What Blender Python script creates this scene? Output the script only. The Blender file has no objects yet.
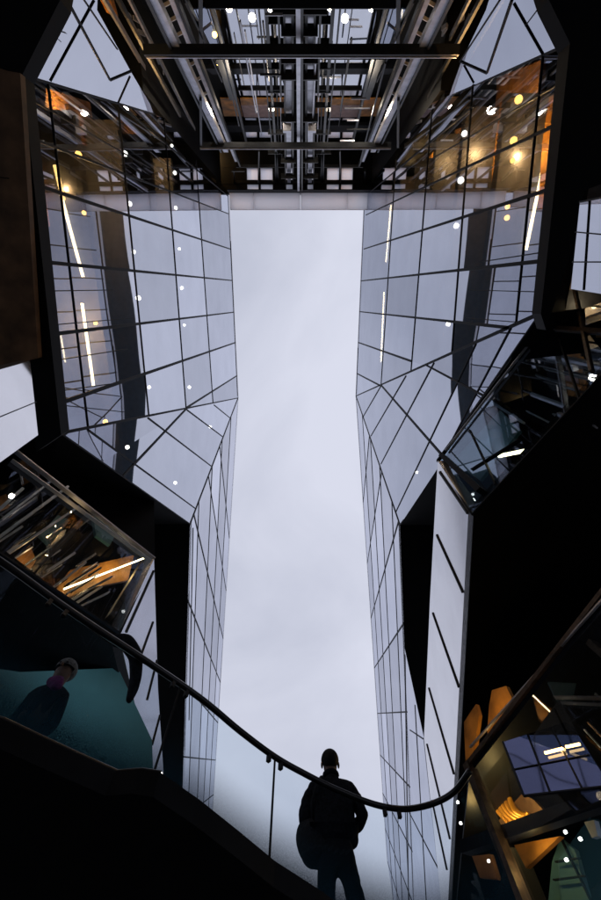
import bpy, bmesh, math, random
from mathutils import Vector as V, Matrix
R = math.radians
random.seed(7)
sc = bpy.context.scene
COL = sc.collection

# ------------------------------------------------------------------ camera
F, CX, CY = 437.0, 300.5, 450.0
PITCH = R(70.7)
CAM = V((0, 0, 1.6))
FWD = V((0, math.cos(PITCH), math.sin(PITCH)))
UP = V((0, -math.sin(PITCH), math.cos(PITCH)))
cam = bpy.data.cameras.new('camera')
cam.sensor_fit = 'VERTICAL'; cam.sensor_height = 24; cam.lens = F / 900 * 24
cam.clip_start = .05; cam.clip_end = 2000
camo = bpy.data.objects.new('camera', cam); COL.objects.link(camo)
camo.location = CAM; camo.rotation_euler = (PITCH + R(90), 0, 0)
sc.camera = camo

def ray(px, py):
    return FWD + V((1, 0, 0)) * ((px - CX) / F) + UP * ((CY - py) / F)
class Plane:
    """a real plane of the building, used to read dimensions off the photograph"""
    def __init__(s, p, n): s.p = V(p); s.n = V(n).normalized()
    def at(s, px, py, off=0):
        d = ray(px, py); t = (s.n.dot(s.p - CAM) + off) / s.n.dot(d)
        return CAM + d * t
def PX(x): return Plane((x, 0, 0), (1, 0, 0))
def PY(y): return Plane((0, y, 0), (0, 1, 0))
def PZ(z): return Plane((0, 0, z + CAM.z), (0, 0, 1))      # z counted from the eye
def P3(a, b, c): return Plane(a, (b - a).cross(c - a))
def PV(a, b):                                                # vertical plane through two points
    d = V(b) - V(a); return Plane(a, (d.y, -d.x, 0))

# ------------------------------------------------------------------ materials
def nodes(name):
    m = bpy.data.materials.new(name); m.use_nodes = True
    nt = m.node_tree; nt.nodes.clear()
    out = nt.nodes.new('ShaderNodeOutputMaterial')
    return m, nt, out
def mat(name, col, rough=.5, metal=0, var=.25, scale=6, spec=.5, emit=None, es=0, bump=0, bscale=40):
    m, nt, out = nodes(name)
    b = nt.nodes.new('ShaderNodeBsdfPrincipled')
    b.inputs['Roughness'].default_value = rough; b.inputs['Metallic'].default_value = metal
    b.inputs['Specular IOR Level'].default_value = spec
    tc = nt.nodes.new('ShaderNodeTexCoord')
    nz = nt.nodes.new('ShaderNodeTexNoise'); nz.inputs['Scale'].default_value = scale; nz.inputs['Detail'].default_value = 5
    nt.links.new(tc.outputs['Object'], nz.inputs['Vector'])
    rp = nt.nodes.new('ShaderNodeValToRGB')
    rp.color_ramp.elements[0].position = .3; rp.color_ramp.elements[1].position = .7
    rp.color_ramp.elements[0].color = (*[c * (1 - var) for c in col], 1)
    rp.color_ramp.elements[1].color = (*[min(1, c * (1 + var)) for c in col], 1)
    nt.links.new(nz.outputs['Fac'], rp.inputs['Fac']); nt.links.new(rp.outputs['Color'], b.inputs['Base Color'])
    if emit:
        b.inputs['Emission Color'].default_value = (*emit, 1); b.inputs['Emission Strength'].default_value = es
    if bump:
        n2 = nt.nodes.new('ShaderNodeTexNoise'); n2.inputs['Scale'].default_value = bscale
        nt.links.new(tc.outputs['Object'], n2.inputs['Vector'])
        bp = nt.nodes.new('ShaderNodeBump'); bp.inputs['Strength'].default_value = bump; bp.inputs['Distance'].default_value = .02
        nt.links.new(n2.outputs['Fac'], bp.inputs['Height']); nt.links.new(bp.outputs['Normal'], b.inputs['Normal'])
    nt.links.new(b.outputs[0], out.inputs[0])
    return m
def glassmat(name, refl, tint, fac, rough=.02, wave=.0, wscale=.25, foot_tone=None, pane=0):
    """coated architectural glass: part mirror, part see-through"""
    m, nt, out = nodes(name)
    g = nt.nodes.new('ShaderNodeBsdfGlossy'); g.inputs['Roughness'].default_value = rough
    t = nt.nodes.new('ShaderNodeBsdfTransparent'); t.inputs['Color'].default_value = (*tint, 1)
    tc = nt.nodes.new('ShaderNodeTexCoord')
    nz = nt.nodes.new('ShaderNodeTexNoise'); nz.inputs['Scale'].default_value = .7; nz.inputs['Detail'].default_value = 6
    nt.links.new(tc.outputs['Object'], nz.inputs['Vector'])
    rp = nt.nodes.new('ShaderNodeValToRGB')
    rp.color_ramp.elements[0].position = .3; rp.color_ramp.elements[1].position = .7
    rp.color_ramp.elements[0].color = (*[c * .93 for c in refl], 1); rp.color_ramp.elements[1].color = (*refl, 1)
    nt.links.new(nz.outputs['Fac'], rp.inputs['Fac'])
    tilt = None
    if pane:                                   # every pane is set a little differently and differs a little in coating
        ge = nt.nodes.new('ShaderNodeNewGeometry')
        m1 = nt.nodes.new('ShaderNodeMapRange'); m1.inputs[3].default_value = .80; m1.inputs[4].default_value = 1.08
        nt.links.new(ge.outputs['Random Per Island'], m1.inputs[0])
        vm = nt.nodes.new('ShaderNodeVectorMath'); vm.operation = 'SCALE'
        nt.links.new(rp.outputs['Color'], vm.inputs[0]); nt.links.new(m1.outputs[0], vm.inputs['Scale']); nt.links.new(vm.outputs[0], g.inputs['Color'])
        wn = nt.nodes.new('ShaderNodeTexWhiteNoise'); wn.noise_dimensions = '1D'; nt.links.new(ge.outputs['Random Per Island'], wn.inputs['W'])
        v1 = nt.nodes.new('ShaderNodeVectorMath'); v1.operation = 'SUBTRACT'; v1.inputs[1].default_value = (.5, .5, .5); nt.links.new(wn.outputs['Color'], v1.inputs[0])
        v2 = nt.nodes.new('ShaderNodeVectorMath'); v2.operation = 'SCALE'; v2.inputs['Scale'].default_value = pane; nt.links.new(v1.outputs[0], v2.inputs[0])
        v3 = nt.nodes.new('ShaderNodeVectorMath'); v3.operation = 'ADD'; nt.links.new(v2.outputs[0], v3.inputs[0]); nt.links.new(ge.outputs['Normal'], v3.inputs[1])
        v4 = nt.nodes.new('ShaderNodeVectorMath'); v4.operation = 'NORMALIZE'; nt.links.new(v3.outputs[0], v4.inputs[0])
        tilt = v4.outputs[0]; nt.links.new(tilt, g.inputs['Normal'])
    else:
        nt.links.new(rp.outputs['Color'], g.inputs['Color'])
    if wave:
        n2 = nt.nodes.new('ShaderNodeTexNoise'); n2.inputs['Scale'].default_value = wscale; n2.inputs['Detail'].default_value = 1
        nt.links.new(tc.outputs['Object'], n2.inputs['Vector'])
        bp = nt.nodes.new('ShaderNodeBump'); bp.inputs['Strength'].default_value = wave; bp.inputs['Distance'].default_value = 1
        if tilt is not None: nt.links.new(tilt, bp.inputs['Normal'])
        nt.links.new(n2.outputs['Fac'], bp.inputs['Height']); nt.links.new(bp.outputs['Normal'], g.inputs['Normal'])
    mx = nt.nodes.new('ShaderNodeMixShader'); mx.inputs[0].default_value = fac
    lw = nt.nodes.new('ShaderNodeLayerWeight'); lw.inputs['Blend'].default_value = .5
    fr = nt.nodes.new('ShaderNodeMath'); fr.operation = 'POWER'; fr.inputs[1].default_value = 5
    nt.links.new(lw.outputs['Facing'], fr.inputs[0])
    mp = nt.nodes.new('ShaderNodeMath'); mp.operation = 'MULTIPLY_ADD'; mp.use_clamp = True
    mp.inputs[1].default_value = 1 - fac; mp.inputs[2].default_value = fac
    nt.links.new(fr.outputs[0], mp.inputs[0]); nt.links.new(mp.outputs[0], mx.inputs[0])
    nt.links.new(t.outputs[0], mx.inputs[1]); nt.links.new(g.outputs[0], mx.inputs[2])
    last = mx
    if foot_tone:                                   # dark speckled tone at the foot of the pane, fading upwards
        z0, z1, fcol = foot_tone
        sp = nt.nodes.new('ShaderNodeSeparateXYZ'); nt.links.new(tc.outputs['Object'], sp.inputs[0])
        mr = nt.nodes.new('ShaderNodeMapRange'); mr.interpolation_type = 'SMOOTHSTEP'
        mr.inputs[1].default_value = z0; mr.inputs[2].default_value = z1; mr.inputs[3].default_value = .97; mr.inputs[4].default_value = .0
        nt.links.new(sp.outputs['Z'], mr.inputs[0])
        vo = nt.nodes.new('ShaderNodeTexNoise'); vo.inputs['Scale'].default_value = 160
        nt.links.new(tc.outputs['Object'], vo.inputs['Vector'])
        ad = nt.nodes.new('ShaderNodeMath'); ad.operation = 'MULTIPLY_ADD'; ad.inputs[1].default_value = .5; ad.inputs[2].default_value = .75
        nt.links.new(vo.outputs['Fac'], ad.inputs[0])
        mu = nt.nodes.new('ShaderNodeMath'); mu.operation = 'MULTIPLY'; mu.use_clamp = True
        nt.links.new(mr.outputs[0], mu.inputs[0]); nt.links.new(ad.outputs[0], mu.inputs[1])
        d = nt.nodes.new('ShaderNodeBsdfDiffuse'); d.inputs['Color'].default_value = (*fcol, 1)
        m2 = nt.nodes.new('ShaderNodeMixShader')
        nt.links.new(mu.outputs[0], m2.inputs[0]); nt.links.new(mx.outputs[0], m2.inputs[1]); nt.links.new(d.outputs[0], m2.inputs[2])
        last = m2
    nt.links.new(last.outputs[0], out.inputs[0])
    return m
def lampmat(name, col, s):
    m, nt, out = nodes(name)
    e = nt.nodes.new('ShaderNodeEmission'); e.inputs[0].default_value = (*col, 1); e.inputs[1].default_value = s
    nt.links.new(e.outputs[0], out.inputs[0]); return m

M = dict(
    facade_far=glassmat('flank_glass', (.80, .82, .90), (.55, .62, .7), .80, .02, .004, .35, None, .012),
    facade=glassmat('facade_glass', (.76, .79, .88), (.62, .66, .7), .73, .015, .008, .35, None, .016),
    facade_clear=glassmat('link_glass', (.78, .80, .86), (.5, .6, .7), .72, .02, .012, .3),
    shopglass=glassmat('shop_glass', (.75, .8, .88), (.75, .85, .92), .22, .01, .01, .5),
    darkglass=glassmat('dark_teal_glass', (.62, .72, .82), (.45, .6, .7), .5, .02, .003, .4),
    tiltglass=glassmat('tinted_pane_glass', (.17, .18, .29), (.3, .4, .5), .75, .04, .006, 1.2),
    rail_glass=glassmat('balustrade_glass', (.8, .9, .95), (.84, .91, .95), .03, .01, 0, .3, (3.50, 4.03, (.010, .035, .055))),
    bar=mat('dark_aluminium', (.008, .010, .016), .55, .0, .3, 6, .12),
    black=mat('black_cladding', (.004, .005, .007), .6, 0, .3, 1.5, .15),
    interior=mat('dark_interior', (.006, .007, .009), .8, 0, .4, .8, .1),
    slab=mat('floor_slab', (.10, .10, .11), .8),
    roofdark=mat('dark_roof_cladding', (.006, .018, .030), .6, 0, .25, .8, .05),
    coping=mat('pale_coping', (.5, .5, .55), .35, .6, .15),
    white=mat('white_panel', (.86, .86, .90), .12, .75, .05, 1.2),
    steel=mat('pale_painted_steel', (.58, .59, .66), .35, .6, .2, 3),
    steeldark=mat('dark_painted_steel', (.015, .018, .024), .4, .2, .3),
    canopy=None,
    orange=mat('orange_timber', (.42, .18, .03), .5, 0, .6, 2.5),
    pink=mat('pinkish_plaster', (.48, .34, .34), .7, 0, .15, 4),
    brown=mat('brown_soffit_board', (.16, .085, .04), .6, 0, .5, 3),
    bronze=mat('bronze_beam', (.09, .06, .045), .45, .3, .5, 14),
    teal=mat('teal_panel', (.07, .17, .20), .35, 0, .12, 2, .4),
    stone=mat('ground_paving', (.12, .12, .12), .8, 0, .3, 3),
    rail=mat('handrail_black', (.012, .012, .014), .3, .4, .2),
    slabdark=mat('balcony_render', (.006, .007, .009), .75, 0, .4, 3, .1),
    coat=mat('dark_jacket_cloth', (.012, .014, .02), .9, 0, .5, 40, .1, bump=.4),
    trousers=mat('dark_trouser_cloth', (.010, .011, .016), .9, 0, .4, 40, .1),
    skin=mat('skin', (.13, .075, .055), .6, 0, .1, 20),
    hair=mat('dark_hair', (.008, .007, .007), .7, 0, .3, 60, .2),
    greyhair=mat('grey_hair', (.11, .11, .115), .8, 0, .5, 60, bump=.6),
    scarf=mat('magenta_scarf', (.16, .02, .15), .85, 0, .3, 30, bump=.5),
    bag=mat('dark_bag_cloth', (.012, .013, .018), .8, 0, .6, 60, .25, bump=.5),
    lampw=lampmat('lamp_neutral', (1, .92, .80), 13),
    lampo=lampmat('lamp_warm', (1, .50, .12), 13),
    strip=lampmat('strip_warm', (1, .74, .40), 14),
    stripo=lampmat('strip_amber', (1, .58, .18), 9),
    curtain=mat('gold_curtain', (.55, .26, .03), .35, .5, .4, 7),
)

m, nt, out = nodes('frosted_canopy_glass')          # frosted glass: daylight glows through
tr = nt.nodes.new('ShaderNodeBsdfTranslucent'); tr.inputs[0].default_value = (.9, .9, .94, 1)
nt.links.new(tr.outputs[0], out.inputs[0]); M['canopy'] = m
# ------------------------------------------------------------------ object helpers
def link(o, parent=None):
    COL.objects.link(o)
    if parent is not None:
        o.parent = parent
        o.matrix_parent_inverse = Matrix.Translation(-parent.location)
    return o
def tag(o, label=None, cat=None, group=None, kind=None):
    if label: o['label'] = label
    if cat: o['category'] = cat
    if group: o['group'] = group
    if kind: o['kind'] = kind
    return o
def empty(name, loc, label, cat, group=None):
    o = bpy.data.objects.new(name, None); o.location = loc; o.empty_display_size = .3
    COL.objects.link(o); return tag(o, label, cat, group)
class MB:
    def __init__(s): s.v = []; s.f = []
    def add(s, vs, fs):
        k = len(s.v); s.v += [V(q) for q in vs]; s.f += [[i + k for i in f] for f in fs]; return s
    def sheet(s, pts): return s.add(pts, [list(range(len(pts)))])
    def prism(s, pts, off):
        n = len(pts); off = V(off)
        vs = [V(p) for p in pts] + [V(p) + off for p in pts]
        fs = [list(range(n)), list(range(2 * n - 1, n - 1, -1))]
        fs += [[i, n + i, n + (i + 1) % n, (i + 1) % n] for i in range(n)]
        return s.add(vs, fs)
    def box(s, a, b):
        a, b = V(a), V(b)
        x0, x1 = sorted((a.x, b.x)); y0, y1 = sorted((a.y, b.y)); z0, z1 = sorted((a.z, b.z))
        return s.prism([(x0, y0, z0), (x1, y0, z0), (x1, y1, z0), (x0, y1, z0)], (0, 0, z1 - z0))
    def bar(s, a, b, w, n, d, lift=0):
        """rectangular bar from a to b, w wide across the plane with normal n, d deep along n"""
        a, b, n = V(a), V(b), V(n).normalized()
        ax = (b - a).normalized(); side = ax.cross(n).normalized() * (w / 2)
        n = side.cross(ax).normalized() * (1 if side.cross(ax).dot(n) > 0 else -1)
        lo, hi = n * (lift - d / 2), n * (lift + d / 2)
        vs = [a + side + lo, a - side + lo, a - side + hi, a + side + hi, b + side + lo, b - side + lo, b - side + hi, b + side + hi]
        return s.add(vs, [[0, 1, 2, 3], [7, 6, 5, 4], [0, 4, 5, 1], [1, 5, 6, 2], [2, 6, 7, 3], [3, 7, 4, 0]])
    def tube(s, pts, r, n=10, cap=True):
        pts = [V(p) for p in pts]; rings = []
        rr = r if isinstance(r, (list, tuple)) else [r] * len(pts)
        t0 = (pts[1] - pts[0]).normalized(); u = t0.orthogonal().normalized()
        base = len(s.v)
        for i, p in enumerate(pts):
            t = ((pts[min(i + 1, len(pts) - 1)] - pts[max(i - 1, 0)])).normalized()
            u = (u - t * u.dot(t)).normalized(); w = t.cross(u)
            for k in range(n):
                a = 2 * math.pi * k / n
                s.v.append(p + (u * math.cos(a) + w * math.sin(a)) * rr[i])
        for i in range(len(pts) - 1):
            for k in range(n):
                a = base + i * n + k; b = base + i * n + (k + 1) % n
                s.f.append([a, b, b + n, a + n])
        if cap:
            s.f.append([base + k for k in range(n)][::-1]); s.f.append([base + (len(pts) - 1) * n + k for k in range(n)])
        return s
    def disc(s, c, r, h, n=16):
        c = V(c); ring = [c + V((math.cos(2 * math.pi * k / n) * r, math.sin(2 * math.pi * k / n) * r, 0)) for k in range(n)]
        return s.prism(ring, (0, 0, h))
    def build(s, name, m, parent=None, smooth=False, recalc=True):
        me = bpy.data.meshes.new(name); me.from_pydata([tuple(q) for q in s.v], [], s.f)
        if recalc:
            bm = bmesh.new(); bm.from_mesh(me); bmesh.ops.recalc_face_normals(bm, faces=bm.faces); bm.to_mesh(me); bm.free()
        if smooth:
            for p in me.polygons: p.use_smooth = True
        me.materials.append(M[m] if isinstance(m, str) else m)
        o = bpy.data.objects.new(name, me); link(o, parent)
        return o
def cutseg(a, b, poly, n):
    """the piece of segment ab that lies on the convex facet poly"""
    c = sum(poly, V((0, 0, 0))) / len(poly); t0, t1 = 0.0, 1.0
    for i in range(len(poly)):
        p, q2 = poly[i], poly[(i + 1) % len(poly)]
        m = n.cross(q2 - p)
        if m.length < 1e-6: continue
        m.normalize()
        if m.dot(c - p) < 0: m = -m
        da, db = m.dot(a - p) + .02, m.dot(b - p) + .02
        if da < 0 and db < 0: return None
        if da < 0: t0 = max(t0, da / (da - db))
        elif db < 0: t1 = min(t1, da / (da - db))
    if t1 - t0 < .02: return None
    return a + (b - a) * t0, a + (b - a) * t1
def px(plane, *pts, off=0): return [plane.at(x, y, off) for x, y in pts]
def mir(pts): return [(601 - x, y) for x, y in pts]

# ------------------------------------------------------------------ world and light
w = bpy.data.worlds.new('World'); sc.world = w; w.use_nodes = True
nt = w.node_tree; nt.nodes.clear()
wo = nt.nodes.new('ShaderNodeOutputWorld'); bg = nt.nodes.new('ShaderNodeBackground')
SUN_EL, SUN_ROT = R(48), R(200)
sky = nt.nodes.new('ShaderNodeTexSky'); sky.sky_type = 'NISHITA'; sky.sun_disc = False
sky.sun_elevation = SUN_EL; sky.sun_rotation = SUN_ROT; sky.air_density = 1; sky.dust_density = 3; sky.ozone_density = 1
hs = nt.nodes.new('ShaderNodeHueSaturation'); hs.inputs['Saturation'].default_value = .25
nt.links.new(sky.outputs[0], hs.inputs['Color'])
tc = nt.nodes.new('ShaderNodeTexCoord')
nz = nt.nodes.new('ShaderNodeTexNoise'); nz.inputs['Scale'].default_value = 1.6; nz.inputs['Detail'].default_value = 7; nz.inputs['Roughness'].default_value = .5; nz.inputs['Distortion'].default_value = .5
mp = nt.nodes.new('ShaderNodeMapping'); mp.inputs['Location'].default_value = (3.1, 1.2, .4); mp.inputs['Scale'].default_value = (1, 1, 1.8)
nt.links.new(tc.outputs['Generated'], mp.inputs[0]); nt.links.new(mp.outputs[0], nz.inputs['Vector'])
cr = nt.nodes.new('ShaderNodeValToRGB')
cr.color_ramp.elements[0].position = .32; cr.color_ramp.elements[0].color = (4.7, 4.98, 6.15, 1)
cr.color_ramp.elements[1].position = .66; cr.color_ramp.elements[1].color = (6.9, 7.12, 8.35, 1)
nt.links.new(nz.outputs['Fac'], cr.inputs['Fac'])
mx = nt.nodes.new('ShaderNodeMix'); mx.data_type = 'RGBA'; mx.inputs[0].default_value = .9
nt.links.new(hs.outputs[0], mx.inputs[6]); nt.links.new(cr.outputs[0], mx.inputs[7])
nt.links.new(mx.outputs[2], bg.inputs['Color']); bg.inputs['Strength'].default_value = .109
nt.links.new(bg.outputs[0], wo.inputs[0])
sl = bpy.data.lights.new('sun', 'SUN'); sl.energy = .5; sl.angle = R(25); sl.color = (1, .97, .93)
so = bpy.data.objects.new('sun', sl); COL.objects.link(so); so.location = (0, 0, 80)
sd = V((math.sin(SUN_ROT) * math.cos(SUN_EL), math.cos(SUN_ROT) * math.cos(SUN_EL), math.sin(SUN_EL)))
so.rotation_euler = (-sd).to_track_quat('-Z', 'Y').to_euler()
def lamp(name, loc, power, col, r=.15):
    l = bpy.data.lights.new(name, 'POINT'); l.energy = power; l.color = col; l.shadow_soft_size = r
    o = bpy.data.objects.new(name, l); o.location = loc; COL.objects.link(o)

# ------------------------------------------------------------------ ground
g = MB().sheet([(-400, -400, 0), (400, -400, 0), (400, 400, 0), (-400, 400, 0)]).build('ground', 'stone'); tag(g, kind='structure')

# ------------------------------------------------------------------ the two big faceted office blocks
SLABS = [10.2, 13.4, 16.6, 19.8, 22.9, 26.1, 29.3, 32.4]        # soffit heights above the eye
def office(sgn):
    L = sgn < 0
    W = 5.3 if L else 4.7
    q = (lambda p: p) if L else mir
    name = 'left' if L else 'right'
    root = empty('office_block', (sgn * 9, 5, 0),
                 'tall faceted mirror glass block on the left side of the sky gap' if L else
                 'tall faceted mirror glass block on the right side of the sky gap', 'building')
    p1 = PX(sgn * W)
    out = V((sgn, 0, 0))
    # corner points
    if L:
        TL, T0, T1, TR, A = (22, 75), (120, 104), (165, 118), (229, 193), (61, 434); B = (238, 398); C = (190, 524)
    else:
        TL, T0, T1, TR, A = (570, 43), (465, 88), (432, 103), (364, 193), (541, 313); B = (356, 396); C = (400, 525)
    pTL, pT1, pTR, pA, pB = [p1.at(*k) for k in (TL, T1, TR, A, B)]
    top = pB.z
    # L3: the long wall running away beside the passage, slightly flared
    flare = PV(pB, pB + V((sgn * .1083, 1, 0)) * 10)
    pC = flare.at(*C)
    p2 = P3(pA, pB, pC)
    Ln = 62
    far = V((sgn * .1083, 1, 0)) * Ln
    # --- glass facets
    g1 = [pTL, pT1, V((sgn * W, pTR.y, top)), pB, pA]
    f1 = MB().sheet(g1).build('facade_panel', 'facade', root)
    ext2 = [pA, pB, pC]
    g2 = ext2
    f2 = MB().sheet(g2).build('facade_panel', 'facade', root)
    g3 = [pB, V((pB.x, pB.y, top)) + far, V((pC.x, pC.y, pC.z)) + far, pC]
    f3 = MB().sheet(g3).build('facade_panel', 'facade_far', root)
    # L0: the upper end facet turning towards the lift tower
    ln = (pT1 - pTL).normalized(); perp = V((0, -ln.z, ln.y)); perp = perp if perp.y > 0 else -perp
    n0 = V((-sgn * math.cos(R(39)), 0, 0)) + perp * math.sin(R(39))
    p0 = Plane(pTL, n0)
    t0 = [(22, 75), (62, -4), (95, -70), (72, -70), (97, 10), (131, 72), (153, 112)] if L else [(570, 43), (556, 0), (530, -80), (535, -80), (503, 0), (470, 40), (443, 98)]
    if L: t0 = [(22, 75), (60, 0), (92, -62), (100, -62), (97, 10), (131, 72), (150, 104), (154, 115)]
    else: t0 = [(570, 43), (549, 0), (518, -62), (508, -62), (486, 10), (462, 60), (452, 88), (449, 97)]
    f0 = MB().sheet(px(p0, *t0)).build('facade_panel', 'facade', root)
    # --- glazing bars
    def grid(plane, lines, par, name='glazing_grid', dep=.05, clip=None):
        mb = MB()
        for a, b, wd in lines:
            A3, B3 = plane.at(*a), plane.at(*b)
            if clip:
                r = cutseg(A3, B3, clip, plane.n)
                if r is None: continue
                A3, B3 = r
            dist = ((A3 - CAM).dot(FWD) + (B3 - CAM).dot(FWD)) / 2
            mb.bar(A3, B3, wd * dist / F, plane.n, dep, 0)
        mb.build(name, 'bar', par)
    if L:
        l1 = [((44, 262), (232, 280.5), 1.6), ((50, 334.5), (235.5, 312), 1.6), ((60, 403), (237, 342), 1.8), ((186, 408), (238, 375), 1.3),
              ((33, 184), (230, 249), 1.5), ((28, 137), (229, 214), 1.1), ((118, 103.5), (228, 196), 1.1), ((24, 96), (150, 168), .8),
              ((164, 119), (186, 408), 1.2), ((196, 160), (213, 403), 1.1), ((118, 105), (149, 418), 1.1), ((48, 84), (88, 428), 1.1),
              ((228.5, 197), (237.5, 396), .9), ((47, 291), (112, 290), .9), ((52, 325), (133, 318), .7), ((57, 360), (127, 349), .8), ((58, 391), (110, 384), .8),  # the short thin bars here trace lines reflected in the glass
              ((60, 405), (124, 412), .7), ((61, 433), (238, 398), 1.3)]
        l2 = [((238, 376), (186, 409), 1.4), ((186, 409), (122, 477), 2.0), ((88, 430), (196, 509), 1.1), ((148, 418), (211, 466), 1.1),
              ((187, 410), (223, 437), 1.0), ((214, 405), (230, 418), .8), ((238, 398), (190, 524), 1.6), ((61, 434), (190, 524), 1.2)]
        slant = [((197, 528), (223, 638)), ((188, 634), (218, 692))]; l3 = [((193, 528), (189, 720), .9)]
        grid(p0, [((94, 0), (50, 81), .9), ((130, 76), (118, 103), .8), ((66, 33), (48, 27), .1), ((45, 27), (60, 41), .7), ((67, 0), (110, 80), 2.0), ((110, 80), (131, 71), 1.6), ((84, 0), (117, 49), 1.2), ((22, 75), (154, 114), 1.2)], f0)
    else:
        l1 = [((360.5, 281), (543, 261), 1.6), ((358.5, 311.5), (512, 328), 1.5), ((357, 342), (411, 361), 1.4), ((356, 373), (381, 386), 1.3),
              ((364, 249), (554, 188), 1.5), ((366, 215), (562, 122), 1.2), ((370, 192), (474, 106), 1.1), ((430, 160), (566, 80), .8),
              ((396, 160), (381, 386), 1.1), ((432, 110), (411, 372), 1.1), ((473, 85), (452, 352), 1.2), ((543, 56), (516, 325), 1.1),
              ((363, 197), (356.5, 394), .9), ((480, 262), (545, 252), .8), ((470, 290), (543, 292), .8), ((466, 318), (515, 322), .7), ((541, 313), (356, 396), 1.4)]
        l2 = [((381, 385), (442, 455), 2.0), ((381, 386), (363, 417), .9), ((406, 376), (371, 436), 1.0), ((434, 363), (381, 464), 1.0), ((476, 344), (393, 518), 1.0),
              ((511, 328), (446, 452), 1.1), ((426, 365), (486, 397), 1.6), ((356, 396), (400, 525), 1.6), ((541, 313), (439, 460), 1.4), ((400, 525), (437, 474), 1.1), ((357, 373), (381, 385), 1.3)]
        slant = [((397, 527), (367, 632)), ((403, 634), (374, 690))]; l3 = []
        grid(p0, [((512, 0), (487, 73), 2.0), ((487, 73), (460, 61), 1.6), ((500, 0), (461, 60), 1.2), ((514, 3), (543, 54), .9), ((545, 0), (526, 25), .7), ((464, 65), (474, 83), .8), ((570, 43), (449, 97), 1.2)], f0)
    def panes(fo, plane, lines):
        bm = bmesh.new(); bm.from_mesh(fo.data)
        for a, b, wd in lines:
            if wd < 1.0: continue
            A3, B3 = plane.at(*a), plane.at(*b)
            m = (B3 - A3).cross(plane.n).normalized()
            for fc in list(bm.faces):                       # cut only the panes this bar really crosses
                c = fc.calc_center_median(); ab = B3 - A3; tt = (c - A3).dot(ab) / ab.length_squared
                vs_ = [(v.co - A3).dot(m) for v in fc.verts]
                if min(vs_) > -.05 or max(vs_) < .05 or not -.1 < tt < 1.1: continue
                bmesh.ops.bisect_plane(bm, geom=[fc] + list(fc.edges) + list(fc.verts), plane_co=A3, plane_no=m)
        bmesh.ops.split_edges(bm, edges=bm.edges)
        bm.to_mesh(fo.data); bm.free()
    panes(f1, p1, l1); panes(f2, p2, l2)
    # flank wall: level joints all along it and raking joints at an even spacing
    mb = MB(); fd = far.normalized(); bm = bmesh.new(); bm.from_mesh(f3.data)
    cuts_ = []
    for fr_ in (.12, .34, .55, .78):
        a0 = pC.lerp(V((pC.x, pC.y, top)), fr_) - fd * 20; cuts_.append((a0, a0 + fd * 100, .05 if fr_ != .12 else .035))
    b0 = [flare.at(*k) for k in slant[0]]; b1 = [flare.at(*k) for k in slant[1]]
    st = (b1[0] - b0[0]).dot(fd); dv = (b0[1] - b0[0])
    for k in range(-2, 9):
        a0 = b0[0] + fd * st * k; a0 = a0 - dv * .6; cuts_.append((a0, a0 + dv * 2.2, .09 if k > -1 else .06))
    for a0, a1, wd in cuts_:
        bmesh.ops.bisect_plane(bm, geom=list(bm.faces) + list(bm.edges) + list(bm.verts), plane_co=a0, plane_no=(a1 - a0).cross(flare.n).normalized())
        r = cutseg(a0, a1, g3, flare.n)
        if r: mb.bar(r[0], r[1], wd, flare.n, .05)
    bmesh.ops.split_edges(bm, edges=bm.edges); bm.to_mesh(f3.data); bm.free()
    mb.build('glazing_grid', 'bar', f3)
    grid(p1, l1, f1, clip=g1); grid(p2, l2, f2, clip=g2); grid(flare, l3, f3, clip=g3)
    if not L:                                  # the flank steps down further along, closing the dark slot
        lowp = px(flare, (404.5, 648), (424, 738), (441, 893), (456, 1060), (396, 1060))
        zt_ = pC.z - .02
        lowp = [V((q.x, q.y, min(q.z, zt_))) for q in lowp]
        f4 = MB().sheet(lowp).build('facade_panel', 'facade_far', root)
        mb = MB()
        for a, b, wd in [((405, 655), (410, 1000), 1.6), ((410, 730), (425, 740), .9), ((408, 810), (440, 872), .9), ((424, 738), (441, 893), 1.6), ((415, 705), (432, 1000), .7)]:
            A3, B3 = flare.at(*a), flare.at(*b); mb.bar(A3, B3, wd * ((A3 + B3) / 2 - CAM).dot(FWD) / F, flare.n, .05)
        mb.build('glazing_grid', 'bar', f4)
    # --- parapet coping and set-back roof storey
    cm = MB(); cm.box((sgn * W, pTR.y, top), (sgn * (W + .9), pB.y, top + .35))
    cm.prism([pB, pB + far, pB + far + out * .9, pB + out * .9], (0, 0, .35)); cm.build('coping', 'coping', root)
    xr = sgn * (W + 2.3)
    rs = MB().prism([(xr, -9, top + .35), (xr, 9, top + .35), (xr + sgn * 5, 60, top + .35), (sgn * 22, 60, top + .35), (sgn * 22, -9, top + .35)], (0, 0, 11.4))
    rs.build('roof_storey', 'roofdark', root)
    # --- dark undersides
    pE = CAM + ray(*((150, 640) if L else (440, 640))) * ((pC.z - CAM.z) / ray(150, 640).z)
    so_ = MB()
    zc = pC.z
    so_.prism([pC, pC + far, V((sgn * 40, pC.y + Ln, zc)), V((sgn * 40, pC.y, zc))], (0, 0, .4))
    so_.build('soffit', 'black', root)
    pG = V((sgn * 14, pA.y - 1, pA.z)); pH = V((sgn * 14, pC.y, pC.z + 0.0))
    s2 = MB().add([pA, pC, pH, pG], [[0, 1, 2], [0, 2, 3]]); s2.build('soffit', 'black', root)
    # --- dark interior: back wall, floors, ends
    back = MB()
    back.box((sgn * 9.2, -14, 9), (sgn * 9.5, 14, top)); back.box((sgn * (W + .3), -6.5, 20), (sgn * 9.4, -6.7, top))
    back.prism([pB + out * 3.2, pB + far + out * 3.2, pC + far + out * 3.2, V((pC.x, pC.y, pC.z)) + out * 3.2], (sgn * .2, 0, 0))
    back.build('interior_wall', 'interior', root)
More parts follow.
